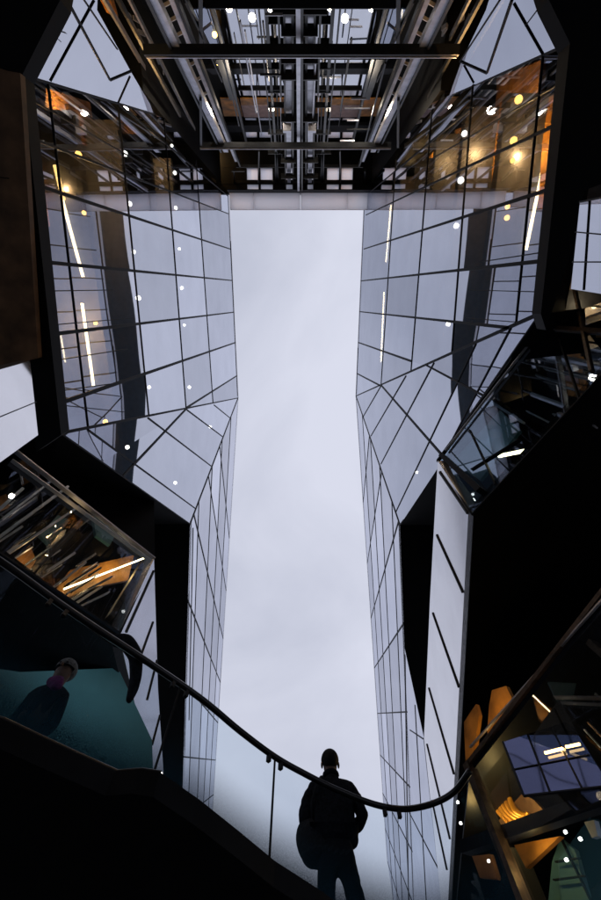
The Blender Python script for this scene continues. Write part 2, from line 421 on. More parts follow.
    MB().prism([V((sgn * W, pTR.y, top - .02)), V((sgn * W, pB.y, top - .02)), pB + far - V((0, 0, .02)), V((sgn * 24, 70, top - .02)), V((sgn * 24, pTR.y, top - .02))], (0, 0, -.3)).build('roof', 'interior', root)
    for z in SLABS:
        za = z + CAM.z
        y0 = pTL.y - (za - pTL.z) / (pT1.z - pTL.z) * (pTL.y - pT1.y) if za < pT1.z else pT1.y
        y0 = max(y0, -6.2) + .3
        y1 = min(pA.y + (za - pA.z) / (pC.z - pA.z) * (pC.y - pA.y), pC.y) - .35
        y1 = min(y1, 7.0)
        MB().box((sgn * (W + .55), y0, za), (sgn * 9.1, y1, za + .35)).build('floor_slab', 'slab', root)
    # timber lined piers and bulkheads inside, lit by added unseen point lights and seen dimly through the glass
    ip_ = PX(sgn * (W + 1.6))
    piers = ([((118, 104), (139, 110), (145, 200), (125, 205)), ((162, 115), (179, 122), (186, 196), (169, 198)), ((194, 118), (203, 122), (209, 193), (201, 194)), ((30, 158), (74, 166), (82, 228), (40, 226)), ((46, 88), (90, 102), (98, 150), (44, 130)), ((36, 265), (46, 250), (60, 392), (52, 400))]
             if L else [((497, 78), (541, 60), (531, 205), (490, 212)), ((545, 100), (560, 90), (552, 205), (538, 210)), ((376, 150), (396, 142), (392, 194), (376, 194)), ((455, 130), (470, 124), (466, 200), (450, 200)), ((420, 150), (440, 140), (436, 180), (418, 190))])
    for q4 in piers:
        pp = px(ip_, *q4)
        MB().prism(pp, (sgn * .15, 0, 0)).build('timber_pier', 'orange', root)
        c = sum(pp, V((0, 0, 0))) / 4; h = max(q.z for q in pp) - min(q.z for q in pp)
        for k in range(2):
            lamp('timber_fill', c + V((-sgn * .6, 0, (k - .5) * h * .6)), 210, (1, .58, .22), .08)
    return root
offL = office(-1); offR = office(1)

# ------------------------------------------------------------------ lamps inside the blocks
def spot(px_, py_, z, label, group, warm=False, r=.11):
    p = PZ(z).at(px_, py_)
    r *= random.uniform(.55, .95)
    o = MB().disc(p - V((0, 0, .06)), r, .05).build('ceiling_light', 'lampo' if warm else 'lampw'); tag(o, label, 'ceiling light', group)
GL, GR = 'downlights behind the left glass wall', 'downlights behind the right glass wall'
for i, (x, y) in enumerate([(130, 204), (134, 252), (138.5, 298), (149.5, 387)]):
    spot(x, y, 16.6, 'small white downlight in the left glass wall beside the dark reflected band', GL)
for i, (x, y) in enumerate([(175, 173), (176, 208), (179.5, 249), (182, 288), (184.5, 325), (189.5, 387)]):
    spot(x, y, 22.9, 'small white downlight in the left glass wall, row nearer the sky gap', GL)
for x, y in [(168, 126), (172, 146)]: spot(x, y, 22.9, 'small yellowish downlight in the dark upper end of the left glass wall', GL)
for x, y in [(125.5, 154)]: spot(x, y, 16.6, 'round yellowish downlight low in the dark upper end of the left glass wall', GL)
for x, y in [(79, 155), (84.5, 213), (96, 323)]: spot(x, y, 13.4, 'amber starburst downlight deep behind the left part of the left glass wall', GL, True, .09)
for x, y in [(464, 134), (460.5, 180.5)]: spot(x, y, 16.6, 'round yellowish downlight in the dark upper end of the right glass wall', GR)
for x, y in [(456, 226), (448, 324)]: spot(x, y, 16.6, 'small white downlight low on the right glass wall beside the dark reflected band', GR)
for x, y in [(518, 100), (512, 161), (513, 141), (506.5, 218), (507, 207)]: spot(x, y, 13.4, 'amber starburst downlight behind the brown column in the right glass wall', GR, True, .10)
P_L2 = PX(-5.9); P_R2 = PX(5.9)
def spot_on(plane, x, y, label, group, warm=False, r=.12):
    p = plane.at(x, y); r *= random.uniform(.55, .9); o = MB().disc(p, r, .05).build('ceiling_light', 'lampo' if warm else 'lampw'); tag(o, label, 'ceiling light', group)
for x, y in [(127, 447.5), (175, 483), (210, 427)]: spot_on(P_L2, x, y, 'small white downlight behind the triangular glass facet at the left', 'downlights behind the left triangular facet')
spot_on(P_L2, 105, 422, 'amber downlight at the low corner of the left glass wall above the triangular facet', 'downlights behind the left triangular facet', True)
for x, y in [(496.5, 343.5), (473, 385.5), (443.5, 430), (436, 442), (417, 472.5)]: spot_on(P_R2, x, y, 'small white downlight behind the slanting glass facet at the right', 'downlights behind the right slanting facet')
def strip(plane, a, b, wd, label, m='strip', name='strip_light'):
    A3, B3 = plane.at(*a), plane.at(*b)
    o = MB().bar(A3, B3, wd, (0, 0, 1), .05).build(name, m); tag(o, label, 'strip light')
zs = PZ(13.3)
strip(zs, (55, 165), (63.5, 200), .10, 'short amber strip light at the top left of the left glass wall', 'stripo')
strip(zs, (61, 195), (83, 277), .07, 'long warm strip light behind the left glass wall, upper of the two')
strip(zs, (82, 303), (93.5, 386), .07, 'long warm strip light behind the left glass wall, lower of the two')
strip(zs, (544, 163), (526, 250), .07, 'long amber strip light behind the far right of the right glass wall')
zr = PZ(29.2)
strip(zr, (391, 205), (386, 262), .07, 'upper warm white strip light in the right glass wall beside the sky gap')
strip(zr, (384, 292), (381, 362), .07, 'lower warm white strip light in the right glass wall beside the sky gap')
# ------------------------------------------------------------------ the link building behind the lift shaft
lk = empty('link_building', (0, -10, 0), 'dark building behind the lift shaft with pale glazing and orange bands between its floors', 'building')
bw = PY(-9.4)
b0 = px(bw, (90, -70), (511, -70)); ztop = bw.at(300, 172).z
MB().box((-12, -9.6, 2), (12, -9.9, 36.6)).build('wall', 'interior', lk)
zr_ = 36.65
mb = MB()
for y0, y1 in ((-9.9, -8.46), (-7.72, -7.46), (-7.15, -6.85)): mb.box((-9, y0, zr_), (9, y1, zr_ + .3))
for y0, y1 in ((-8.46, -7.72), (-7.46, -7.15)):
    for x0, x1 in ((-9, -3.75), (-2.95, -2.80), (-1.95, -1.0), (-.55, .5), (.9, 1.85), (2.70, 2.85), (3.65, 9)): mb.box((x0, y0, zr_ + .01), (x1, y1, zr_ + .29))
mb.build('roof', 'black', lk)
for x0, x1 in ((-3.75, -2.95), (-2.80, -1.95), (-1.0, -.55), (.5, .9), (1.85, 2.70), (2.85, 3.65)):
    for y0, y1 in ((-8.46, -7.72), (-7.46, -7.15)): MB().box((x0 + .01, y0 + .01, zr_ + .1), (x1 - .01, y1 - .01, zr_ + .12)).build('roof_light', 'canopy', lk)
def pane(pts, m, nm, off=.02, par=lk, plane=bw, th=.04):
    pp = px(plane, *pts)
    return MB().prism([q + V((0, off, 0)) for q in pp], (0, th, 0)).build(nm, m, par)
for s in (0, 1):
    f = (lambda p: p) if s == 0 else mir
    pane(f([(224, 4), (286, 4), (289, 46), (228, 46)]), 'facade_clear', 'window')
    pane(f([(190, 8), (220, 4), (224, 46), (206, 46)]), 'facade_clear', 'window')
    pane(f([(232, 57), (285, 57), (288, 62), (234, 62)]), 'facade_clear', 'window')
    pane(f([(234, 72), (281, 72), (286, 94), (240, 94)]), 'facade_clear', 'window')
    pane(f([(220, 97), (238, 97), (243, 115), (224, 115)]), 'orange', 'spandrel')
    pane(f([(240, 97), (270, 97), (272, 103), (241, 103)]), 'orange', 'spandrel')
    pane(f([(241, 104), (270, 104), (272, 116), (244, 116)]), 'pink', 'spandrel')
    pane(f([(272, 97), (284, 97), (286, 115), (274, 115)]), 'orange', 'spandrel')
    pane(f([(245, 117), (274, 117), (276, 120), (246, 120)]), 'facade_clear', 'window')
    pane(f([(238, 131), (282, 131), (285, 143), (244, 143)]), 'facade_clear', 'window')
    # floor edges standing proud
    for y0, y1 in ((48, 55), (64, 70), (122, 129)):
        pane(f([(205, y0), (300, y0), (300, y1), (212, y1)]), 'bar', 'floor_edge', .0, th=.16)
# canopy above, seen from below
zc = PZ(bw.p.z * 0 + 34.5)
cz = PX(-5).at(229, 193)
can = MB()
zt = cz.z
for x0, x1 in ((-4.98, -3.30), (-3.27, -.02), (.02, 3.27), (3.30, 4.98)):
    can.box((x0, cz.y, zt - .02), (x1, PZ(zt - CAM.z).at(300, 209.5).y, zt + .25))
can.build('canopy', 'canopy', lk)
MB().box((-5, cz.y - .05, zt - .9), (5, cz.y + .0, zt + .2)).build('fascia', 'bar', lk)
MB().box((-7, -9.6, 20), (-5.45, -6.75, 36)).build('side_wall', 'black', lk); MB().box((4.85, -9.6, 20), (7, -6.75, 36)).build('side_wall', 'black', lk)
for x in (-2.9, -1.2, 1.2, 2.9):
    lamp('spandrel_fill', (x, -7.6, 24.2), 110, (1, .84, .66))  # added point lights that brighten the orange spandrels
for x, y in [(252, 17), (345, 18)]:
    p = PY(-8.9).at(x, y); o = MB().disc(p, .12, .05).build('ceiling_light', 'lampw'); tag(o, 'white ceiling light in the pale glazing ' + ('left' if x < 300 else 'right') + ' of the lift rails', 'ceiling light')
for x, y in [(216, 62)]:
    p = PY(-8.9).at(x, y); o = MB().disc(p, .10, .05).build('ceiling_light', 'lampo'); tag(o, 'amber ceiling light left of the lift rails just below the thick cross beam', 'ceiling light')

# ------------------------------------------------------------------ lift shaft steelwork
lt = empty('lift_shaft', (0, -7, 0), 'open steel lift shaft with pale rails and dark cross beams above the court', 'lift shaft')
tp = PY(-6.75); tp2 = PY(-7.6); tp3 = PY(-8.6)
def tbar(a, b, wd, m, nm, plane=tp, d=.16):
    A3, B3 = plane.at(*a), plane.at(*b)
    dist = ((A3 - CAM).dot(FWD) + (B3 - CAM).dot(FWD)) / 2
    return MB().bar(A3, B3, wd * dist / F, (0, 1, 0), d).build(nm, m, lt)
tbar((144, 50.5), (459, 50.5), 5.2, 'steeldark', 'cross_beam', PY(-6.6), .25)
tbar((146, 53.8), (457, 53.8), 1.2, 'steel', 'beam_flange', PY(-6.55), .2)
tbar((200, 145), (391, 145), 2.6, 'steeldark', 'cross_beam', PY(-6.6), .2)
tbar((200, 146.9), (391, 146.9), .9, 'steel', 'beam_flange', PY(-6.55), .2)
tbar((205, 3.5), (396, 3.5), 1.0, 'steeldark', 'cross_beam', PY(-6.6), .2)
tbar((238, 88), (362, 88), .9, 'steeldark', 'cross_beam', tp2)
for s in (0, 1):
    f = (lambda x, y: (x, y)) if s == 0 else (lambda x, y: (599 - x, y))
    tbar(f(140, -32), f(226, 150), 6.5, 'steel', 'column', tp, .2)
    tbar(f(134, -32), f(221, 150), 2.0, 'steeldark', 'column', PY(-6.7), .24)
    tbar(f(160, -32), f(236, 160), 3.2, 'steel', 'column', tp2, .18)
    tbar(f(165, -32), f(240, 165), 2.0, 'steeldark', 'column', tp2, .2)
    tbar(f(178, -20), f(222, 80), 1.2, 'steeldark', 'brace', tp2)
    tbar(f(200, -30), f(201, 48), 4.0, 'steeldark', 'post', tp2)
    tbar(f(200.5, 98), f(201, 146), 2.2, 'steeldark', 'post', PY(-6.62))
    tbar(f(186, 0), f(216, 62), 3.0, 'steeldark', 'brace', tp3)
    tbar(f(211, 2), f(224, 48), 3.0, 'steeldark', 'brace', tp3)
    tbar(f(226, 57), f(246, 140), 2.4, 'steeldark', 'brace', tp3)
    tbar(f(219, 57), f(232, 98), 6, 'steeldark', 'brace', tp3)
    # lift guides left and right of the centre
    tbar(f(256, -20), f(272, 145), 1.1, 'steeldark', 'cable', tp2)
    tbar(f(264, -20), f(278, 180), 2.2, 'steeldark', 'guide_rail', tp2)
    tbar(f(273, -20), f(280, 185), 1.2, 'steeldark', 'guide_rail', tp3)
    tbar(f(277.5, -20), f(282, 160), 1.2, 'steel', 'cable', tp3)
    tbar(f(288, 10), f(289, 188), 5.0, 'steel', 'guide_rail', tp2)
    tbar(f(284, -10), f(285.5, 188), 1.3, 'steeldark', 'guide_rail', PY(-7.4))
    tbar(f(292.5, -10), f(293, 188), 1.6, 'steeldark', 'guide_rail', PY(-7.4))
    tbar(f(278.5, 8), f(281, 95), 2.0, 'steeldark', 'ladder', PY(-7.5))
    for y in (8, 30, 58, 75, 118, 160, 176):
        tbar(f(281 if y > 20 else 272, y), f(296, y), 2.2 if y in (8, 118, 75) else 1.2, 'steeldark', 'bracket', PY(-7.3), .3)
    for y in (20, 42, 66, 90, 105, 132, 152): tbar(f(268, y), f(284, y), 1.0, 'steeldark', 'bracket', tp2, .2)
    tbar(f(283, 128), f(291, 128), 6, 'steel', 'counterweight', PY(-7.2), .3)
    tbar(f(234, 170), f(234, 192), 1.2, 'steeldark', 'post', tp2); tbar(f(259, 150), f(258, 192), 1.0, 'steeldark', 'post', tp2)
    tbar(f(276, 150), f(276, 192), 2.0, 'steeldark', 'post', tp2)
    tbar(f(236, 182), f(299, 182), 1.6, 'steeldark', 'cross_beam', tp2)
    tbar(f(236, 166), f(299, 166), 1.2, 'steeldark', 'cross_beam', tp2)
    rt_ = random.Random(11 + s)
    for k in range(7):                           # fine hanging cables and conduits
        x0 = rt_.uniform(206, 292); y0 = rt_.uniform(-20, 70); y1 = y0 + rt_.uniform(40, 110); dx = (298 - x0) * (y1 - y0) / 330
        tbar(f(x0, y0), f(x0 + dx, min(y1, 186)), rt_.uniform(.6, 1.5), rt_.choice(['steeldark', 'steeldark', 'steel']), 'cable', PY(-rt_.uniform(7.0, 8.8)), .06)
    for k in range(6):
        x0 = rt_.uniform(205, 270); y0 = rt_.uniform(5, 185)
        tbar(f(x0, y0), f(x0 + rt_.uniform(10, 30), y0), rt_.uniform(.6, 1.4), rt_.choice(['steeldark', 'steel']), 'bracket', PY(-rt_.uniform(7.0, 8.8)), .06)
    # short lattice pieces outside the columns
    for k in range(9):
        y = 6 + k * 15; x = 163 + k * 6.3
        tbar(f(x, y), f(x + 9, y - 5), .9, 'steel', 'lacing', PY(-7.9), .1)
    tbar(f(120, -20), f(205, 150), 1.6, 'steel', 'stay', PY(-8.2)); tbar(f(108, -20), f(180, 115), 2.4, 'steeldark', 'stay', PY(-7.2))
    tbar(f(98, -12), f(170, 112), 2.2, 'steel', 'stay', PY(-7.6)) if s == 0 else tbar(f(90, -12), f(158, 106), 2.2, 'steel', 'stay', PY(-7.6))
    for k in range(12):
        y = random.uniform(5, 110); x = 120 + y * .42 + random.uniform(-6, 22)
        tbar(f(x, y), f(x + random.uniform(3, 8), y + random.uniform(3, 10)), random.uniform(.7, 2), random.choice(['steel', 'steeldark', 'steel']), 'bracket', PY(-8.4), .12)
tbar((298.5, -20), (298.5, 190), 3.0, 'steel', 'guide_rail', PY(-6.9)); tbar((302, -20), (302, 190), 1.6, 'steeldark', 'guide_rail', PY(-6.85))
o = MB().prism(px(PY(-7.9), (97, -10), (112, -8), (118, 15), (106, 8)), (0, .1, 0)).build('sign_plate', 'orange', lt)
lamp('shaft_light', (-4.6, -7.3, 13.5), 8, (1, .7, .35))

# ------------------------------------------------------------------ dark lower ring and the shop corners
def lower(sgn):
    L = sgn < 0
    rt = empty('shop_corner', (sgn * 4, 4, 0),
               'dark lower storey at the left, glazed corner lit by an amber strip' if L else
               'dark lower storey at the right, teal glazing above a long slotted white fin', 'building')
    z8 = PZ(7.6)
    if L:
        ring = [(70, -60), (60, 0), (22, 75), (61, 435), (36, 452), (8, 70), (-25, 60), (-40, -60)]
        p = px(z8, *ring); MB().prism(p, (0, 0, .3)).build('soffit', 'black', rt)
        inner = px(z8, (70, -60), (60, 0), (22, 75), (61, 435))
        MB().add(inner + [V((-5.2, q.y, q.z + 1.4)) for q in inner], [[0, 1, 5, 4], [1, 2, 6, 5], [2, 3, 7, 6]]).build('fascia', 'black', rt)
        MB().prism(px(PZ(7.4), (-40, 55), (8, 71), (20, 73), (38, 358), (-40, 378)), (0, 0, .12)).build('soffit_panel', 'brown', rt)
        MB().prism(px(PZ(7.35), (-40, 172), (9, 178), (9.2, 179), (-40, 173)), (0, 0, -.01)).build('joint', 'black', rt)
        wp = Plane(PX(-4.0).at(20, 410), (.677, -.124, .182))
        jn = MB(); jn.bar(wp.at(-20, 425), wp.at(36, 402), .012, wp.n, .02).build('joint', 'bar', rt)
        MB().prism(px(wp, (-30, 378), (30, 361), (38, 435), (-30, 484)), (-.2, 0, 0)).build('wall_panel', 'white', rt)
        # corner: E top, G bottom ; fin plane and glazed chamfer
        finA, finB = PZ(6).at(119, 634), PZ(6).at(150, 771)
        fin = PV(finA, finB); corner = fin.at(154, 559)
        cham = PV(V((finA.x, finA.y, 0)), PZ(8).at(20, 455))
        fpts = [(154, 559), (158, 690), (163, 765), (168, 860), (158, 860), (150, 771), (119, 634)]
        fo = MB().prism(px(fin, *fpts), fin.n * (.2 if fin.n.x < 0 else -.2)).build('white_fin', 'white', rt)
        gp = [(20, 455), (154, 559), (119, 634), (-40, 528), (-40, 410)]
        MB().sheet(px(cham, *gp)).build('shop_window', 'shopglass', rt)
        n = cham.n if cham.n.dot(CAM - finA) > 0 else -cham.n
        def cb(a, b, wd, m, nm, d=.08, lift=0, pl=cham):
            A3, B3 = pl.at(*a), pl.at(*b); dist = ((A3 - CAM).dot(FWD) + (B3 - CAM).dot(FWD)) / 2
            return MB().bar(A3, B3, wd * dist / F, n, d, lift).build(nm, m, rt)
        cb((-30, 416), (154, 559), 1.6, 'steel', 'top_rail', .1); cb((10, 462), (150, 563), 1.2, 'coping', 'top_rail', .08, .05)
        cb((154, 559), (119, 634), 1.2, 'bar', 'corner_post'); cb((119, 634), (-40, 528), 2.0, 'bar', 'sill')
        cb((88, 515), (40, 564), 5.5, 'bronze', 'window_post', .15, -.1); cb((146, 560), (113, 615), 5, 'bronze', 'window_post', .15, -.1)
        for a, b, wd in [((20, 500), (70, 462), 2), ((0, 530), (84, 470), 2.6), ((10, 545), (95, 490), 2), ((30, 556), (110, 500), 1.6), ((60, 578), (104, 545), 2), ((0, 505), (40, 470), 3), ((70, 590), (130, 560), 1.6), ((78, 598), (128, 575), 1.2)]:
            cb(a, b, wd, random.choice(['steel', 'steel', 'white']), 'stripe_bar', .08, -.6, Plane(cham.p - n * .0, n))  # pale bars stand in for stripes reflected in the shop glass
        rg = random.Random(3)  # further bars, also in place of reflected stripes
        for k in range(26):
            x0 = rg.uniform(0, 105); y0 = 470 + x0 * .62 + rg.uniform(10, 75); ln_ = rg.uniform(8, 34)
            cb((x0, y0), (x0 + ln_, y0 - ln_ * .62), rg.uniform(.8, 2.6), rg.choice(['steel', 'coping', 'white', 'steeldark']), 'stripe_bar', .05, -rg.uniform(.4, 1.0))
        ip = Plane(finA - n * 1.1, n)
        def ipan(pts, m, nm): return MB().prism(px(ip, *pts), -n * .08).build(nm, m, rt)
        ipan([(8, 563), (30, 545), (36, 560), (26, 580), (12, 575)], 'orange', 'timber_panel'); ipan([(-10, 500), (6, 494), (10, 506), (-10, 514)], 'orange', 'timber_panel')
        ipan([(56, 590), (70, 570), (134, 555), (128, 580), (90, 588), (62, 600)], 'orange', 'timber_panel')
        ipan([(48, 545), (52, 534), (66, 529), (64, 540), (54, 548)], 'white', 'display_panel')
        ipan([(40, 535), (58, 515), (70, 520), (50, 545)], 'teal', 'display_panel'); ipan([(92, 512), (118, 530), (110, 545), (96, 535)], 'teal', 'display_panel')
        A3, B3 = Plane(finA - n * .9, n).at(64, 589), Plane(finA - n * .9, n).at(147, 557)
        tag(MB().bar(A3, B3, .024, n, .03).build('strip_light', 'strip'), 'bright amber strip light across the glazed shop corner at the left', 'strip light')
        lamp('shop_fill', (A3 + B3) / 2 + n * .2, 9, (1, .6, .22), .1); lamp('shop_fill', ip.at(20, 562) + n * .4, 4, (1, .6, .25), .1)  # point lights added for the strip's glow and the timber panel
        # body behind: back wall, ceiling, floor soffit
        bp = Plane(finA - n * 3.2, n)
        MB().prism(px(bp, (-120, 380), (154, 500), (158, 700), (-120, 640)), -n * .2).build('back_wall', 'interior', rt)
        zb = finA.z - .03
        e1 = cham.at(-40, 528); fin_d = (finB - finA).normalized()
        MB().prism([V((finA.x, finA.y, zb)), V((e1.x, e1.y, zb)), V((e1.x - 6, e1.y + 2, zb)), V((finA.x - 8, finA.y + 26, zb)), V((finA.x, finA.y, zb)) + fin_d * 26], (0, 0, -.25)).build('floor', 'black', rt)
        # teal wall of the storey below
        tpl = Plane(V((finA.x - .5, finA.y, 0)), n)
        MB().prism(px(tpl, (-60, 660), (20, 672), (118, 668), (152, 740), (154, 800), (-60, 820)), -n * .15).build('teal_wall', 'teal', rt)
        MB().prism(px(Plane(V((finA.x - 4.5, finA.y, 0)), n), (-160, 500), (150, 560), (156, 700), (160, 900), (-160, 900)), -n * .15).build('back_wall', 'interior', rt)
        la = bpy.data.lights.new('teal_fill', 'AREA'); la.energy = 20; la.size = .8; la.color = (.75, .95, 1)  # added area light that brightens the teal wall
        lo = bpy.data.objects.new('teal_fill', la); c = tpl.at(70, 715) + n * 1.3 + V((0, 0, -.9)); lo.location = c
        lo.rotation_euler = (tpl.at(70, 725) - c).to_track_quat('-Z', 'Y').to_euler(); COL.objects.link(lo)
        # slots on the white fin
        nn = fin.n if fin.n.dot(CAM - finA) > 0 else -fin.n
        for a, b, wd in [((153.5, 571), (126, 632), 2.0), ((153, 622), (141, 655), 1.6), ((157, 660), (147, 700), 1.6), ((160, 715), (152, 745), 1.4)]:
            A3, B3 = fin.at(*a), fin.at(*b); MB().bar(A3, B3, wd * (A3 - CAM).dot(FWD) / F, nn, .04).build('vent_slot', 'bar', fo)
    else:
        ring = [(531, -60), (549, 0), (570, 43), (541, 314), (546, 330), (575, 240), (585, 190), (640, 170), (640, -60)]
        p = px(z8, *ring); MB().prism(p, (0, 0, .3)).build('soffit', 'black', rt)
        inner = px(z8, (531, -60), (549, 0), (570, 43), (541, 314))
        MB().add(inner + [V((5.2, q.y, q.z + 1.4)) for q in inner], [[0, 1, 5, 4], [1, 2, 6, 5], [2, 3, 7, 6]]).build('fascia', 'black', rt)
        ep = Plane(PX(3.7).at(590, 245), (-.668, -.01, .136))
        wo_ = MB().prism(px(ep, (580, 202), (640, 190), (640, 300), (571, 289)), (.2, 0, 0)).build('wall_panel', 'facade_far', rt)
        mb = MB()
        for a, b, wd in [((576, 232), (640, 238), 1), ((573, 262), (640, 262), 1.2), ((590, 200), (584, 290), .8), ((580, 202), (640, 190), 1.4)]:
            A3, B3 = ep.at(*a), ep.at(*b); mb.bar(A3, B3, wd * (A3 - CAM).dot(FWD) / F, ep.n, .03)
        mb.build('glazing_grid', 'bar', wo_)
        finA, finB = PZ(7).at(473, 515), PZ(7).at(452, 890)
        fin = PV(finA, finB); corner = fin.at(438, 461)
        nn = fin.n if fin.n.x < 0 else -fin.n
        fo = MB().prism(px(fin, (438, 461), (473, 515), (452, 890), (451, 960), (447, 960), (440, 890), (424, 738), (430, 600), (437, 474)), -nn * .2).build('white_fin', 'white', rt)
        for a, b, wd in [((440, 472), (468, 513), 2.4), ((437, 535), (463, 592), 2.2), ((433, 613), (459, 687), 2.0), ((429, 688), (454, 774), 1.8), ((427, 744), (450, 839), 1.6), ((432, 800), (447, 870), 1.2)]:
            A3, B3 = fin.at(*a), fin.at(*b); MB().bar(A3, B3, wd * (A3 - CAM).dot(FWD) / F, nn, .05).build('vent_slot', 'bar', fo)
        cham = PV(V((finA.x, finA.y, 0)), PZ(7).at(601, 378))
        n = cham.n if cham.n.dot(CAM - finA) > 0 else -cham.n
        MB().sheet(px(cham, (438, 461), (545, 316), (568, 290), (640, 286), (640, 336), (473, 515))).build('shop_window', 'darkglass', rt)
        def cb(a, b, wd, m, nm, d=.08, lift=0, pl=cham):
            A3, B3 = pl.at(*a), pl.at(*b); dist = ((A3 - CAM).dot(FWD) + (B3 - CAM).dot(FWD)) / 2
            return MB().bar(A3, B3, wd * dist / F, n, d, lift).build(nm, m, rt)
        cb((438, 461), (473, 515), 1.6, 'bar', 'corner_post'); cb((473, 515), (640, 336), 1.6, 'bar', 'sill'); cb((438, 461), (545, 316), 2, 'bar', 'head')
        cb((443, 456), (482, 492), 5, 'bar', 'window_post', .1, .05); cb((545, 327), (447, 452), .9, 'coping', 'top_rail', .05, .05); cb((486, 398), (520, 420), 2.2, 'steel', 'window_post', .06, -.1)
        cb((575, 290), (592, 372), 2.6, 'bronze', 'window_post', .1); cb((545, 328), (620, 333), 4.5, 'bronze', 'transom', .1); cb((560, 340), (580, 400), 1.2, 'bar', 'window_post')
        cb((472, 470), (520, 440), 1.0, 'bar', 'transom'); cb((470, 430), (496, 485), 1.0, 'bar', 'window_post')
        for a, b, wd in [((530, 345), (601, 358), 2.5), ((528, 355), (590, 367), 1.6), ((520, 362), (585, 380), 2), ((545, 372), (600, 382), 1.5), ((515, 380), (560, 395), 1.6), ((535, 400), (575, 410), 1.4), ((510, 398), (540, 412), 1.2)]:
            cb(a, b, wd, random.choice(['steel', 'steel', 'coping']), 'stripe_bar', .08, -.5)
        ip = Plane(finA - n * .9, n)
        def ipan(pts, m, nm): return MB().prism(px(ip, *pts), -n * .08).build(nm, m, rt)
        ipan([(575, 318), (612, 312), (612, 335), (580, 336)], 'orange', 'timber_panel'); ipan([(572, 295), (612, 292), (612, 312), (574, 316)], 'pink', 'wall_lining')
        ipan([(546, 382), (560, 378), (566, 392), (550, 388)], 'white', 'display_panel'); ipan([(584, 372), (592, 370), (592, 378), (586, 378)], 'orange', 'timber_panel')
        ipan([(452, 462), (500, 410), (520, 430), (480, 480)], 'teal', 'display_panel')
        A3, B3 = Plane(finA - n * .3, n).at(499, 456), Plane(finA - n * .3, n).at(529, 450)
        tag(MB().bar(A3, B3, .06, n, .04).build('strip_light', 'strip'), 'short warm strip light behind the teal glazing at the right', 'strip light')
        for x, y in [(473, 501), (486, 496)]:
            q = Plane(finA - n * .3, n).at(x, y); tag(MB().disc(q, .05, .03).build('ceiling_light', 'lampw'), 'small white light low in the teal corner glazing at the right', 'ceiling light', 'lights in the teal corner')
        lamp('shop_fill', ip.at(596, 318) + n * .45, 10, (1, .6, .3), .1); lamp('shop_fill', ip.at(490, 440) + n * .5, 5, (.7, .85, 1), .1)  # added point lights on the lining and the teal panel
        bp = Plane(finA - n * 3, n)
        MB().prism(px(bp, (456, 480), (530, 340), (700, 240), (700, 460), (500, 620)), -n * .2).build('back_wall', 'interior', rt)
        zb = finA.z - .03
        e1 = cham.at(640, 336); fd = (finB - finA).normalized()
        MB().prism([V((finA.x, finA.y, zb)), V((e1.x, e1.y, zb)), V((e1.x + 12, e1.y, zb)), V((finA.x + 14, finA.y + 45, zb)), V((finA.x, finA.y, zb)) + fd * 45], (0, 0, .25)).build('soffit', 'black', rt)
    return rt
shL = lower(-1); shR = lower(1)

# ------------------------------------------------------------------ balcony and curved balustrade
bal = empty('balcony', (-.5, 4.5, 3.1), 'dark curved balcony slab seen from below, filling the lower left of the view', 'balcony')
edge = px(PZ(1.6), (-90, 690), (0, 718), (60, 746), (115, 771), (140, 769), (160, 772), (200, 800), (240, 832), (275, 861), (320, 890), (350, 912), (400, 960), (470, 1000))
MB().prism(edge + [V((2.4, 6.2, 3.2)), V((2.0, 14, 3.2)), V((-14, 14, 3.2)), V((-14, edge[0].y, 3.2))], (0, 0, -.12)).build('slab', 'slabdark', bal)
et = [q + V((0, .03, .015)) for q in edge]
MB().tube(et[:6], .012).build('edge_trim', 'rail', bal)
railpx = [(-110, 508), (-40, 539), (0, 561), (60, 604), (100, 631), (140, 657), (200, 698), (240, 731), (275, 757), (305, 774), (335, 789), (370, 803), (395, 808.5), (415, 808), (437, 802), (455, 791), (470, 771)]
ctrl = px(PZ(2.75), *railpx)
def catmull(P, n=6):
    P = [V(p) for p in P]
    out = []
    for i in range(len(P) - 1):
        a, b, c, d = P[max(i - 1, 0)], P[i], P[i + 1], P[min(i + 2, len(P) - 1)]
        for k in range(n):
            t = k / n
            out.append(.5 * ((2 * b) + (c - a) * t + (2 * a - 5 * b + 4 * c - d) * t * t + (3 * b - a - 3 * c + d) * t ** 3))
    return out + [P[-1]]
rc = catmull(ctrl)
br = empty('balustrade', (0, 4, 3.2), 'curved frameless glass balustrade with a black handrail sweeping across the lower view', 'balustrade')
MB().tube(rc, .026, 12).build('handrail', 'rail', br, True)
def foot(p): return V((p.x, p.y, 3.21))
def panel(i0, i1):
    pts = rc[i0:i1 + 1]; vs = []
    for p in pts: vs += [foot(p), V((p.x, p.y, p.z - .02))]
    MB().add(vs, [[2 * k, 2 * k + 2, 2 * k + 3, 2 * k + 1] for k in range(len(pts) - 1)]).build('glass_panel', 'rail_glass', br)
def near_idx(px_, py_):
    t = PZ(2.75).at(px_, py_); return min(range(len(rc)), key=lambda i: (rc[i] - t).length)
cuts = [0, near_idx(60, 604), near_idx(181, 686), near_idx(277, 758), near_idx(393, 808), len(rc) - 1]
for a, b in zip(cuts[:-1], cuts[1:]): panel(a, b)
for c in cuts[1:-1]:
    p = rc[c]; t_ = (rc[c + 1] - rc[c - 1]).normalized()
    for q in (-1, 1): MB().bar(p + t_ * (.07 * q) - V((0, 0, .075)), p + t_ * (.07 * q) - V((0, 0, .02)), .03, t_.cross(V((0, 0, 1))), .035).build('clamp', 'steeldark', br)
for c in cuts[2:4]:
    p = rc[c]; MB().bar(foot(p), V((p.x, p.y, p.z - .02)), .013, (rc[c + 1] - rc[c]).cross(V((0, 0, 1))), .013).build('joint_strip', 'rail', br)
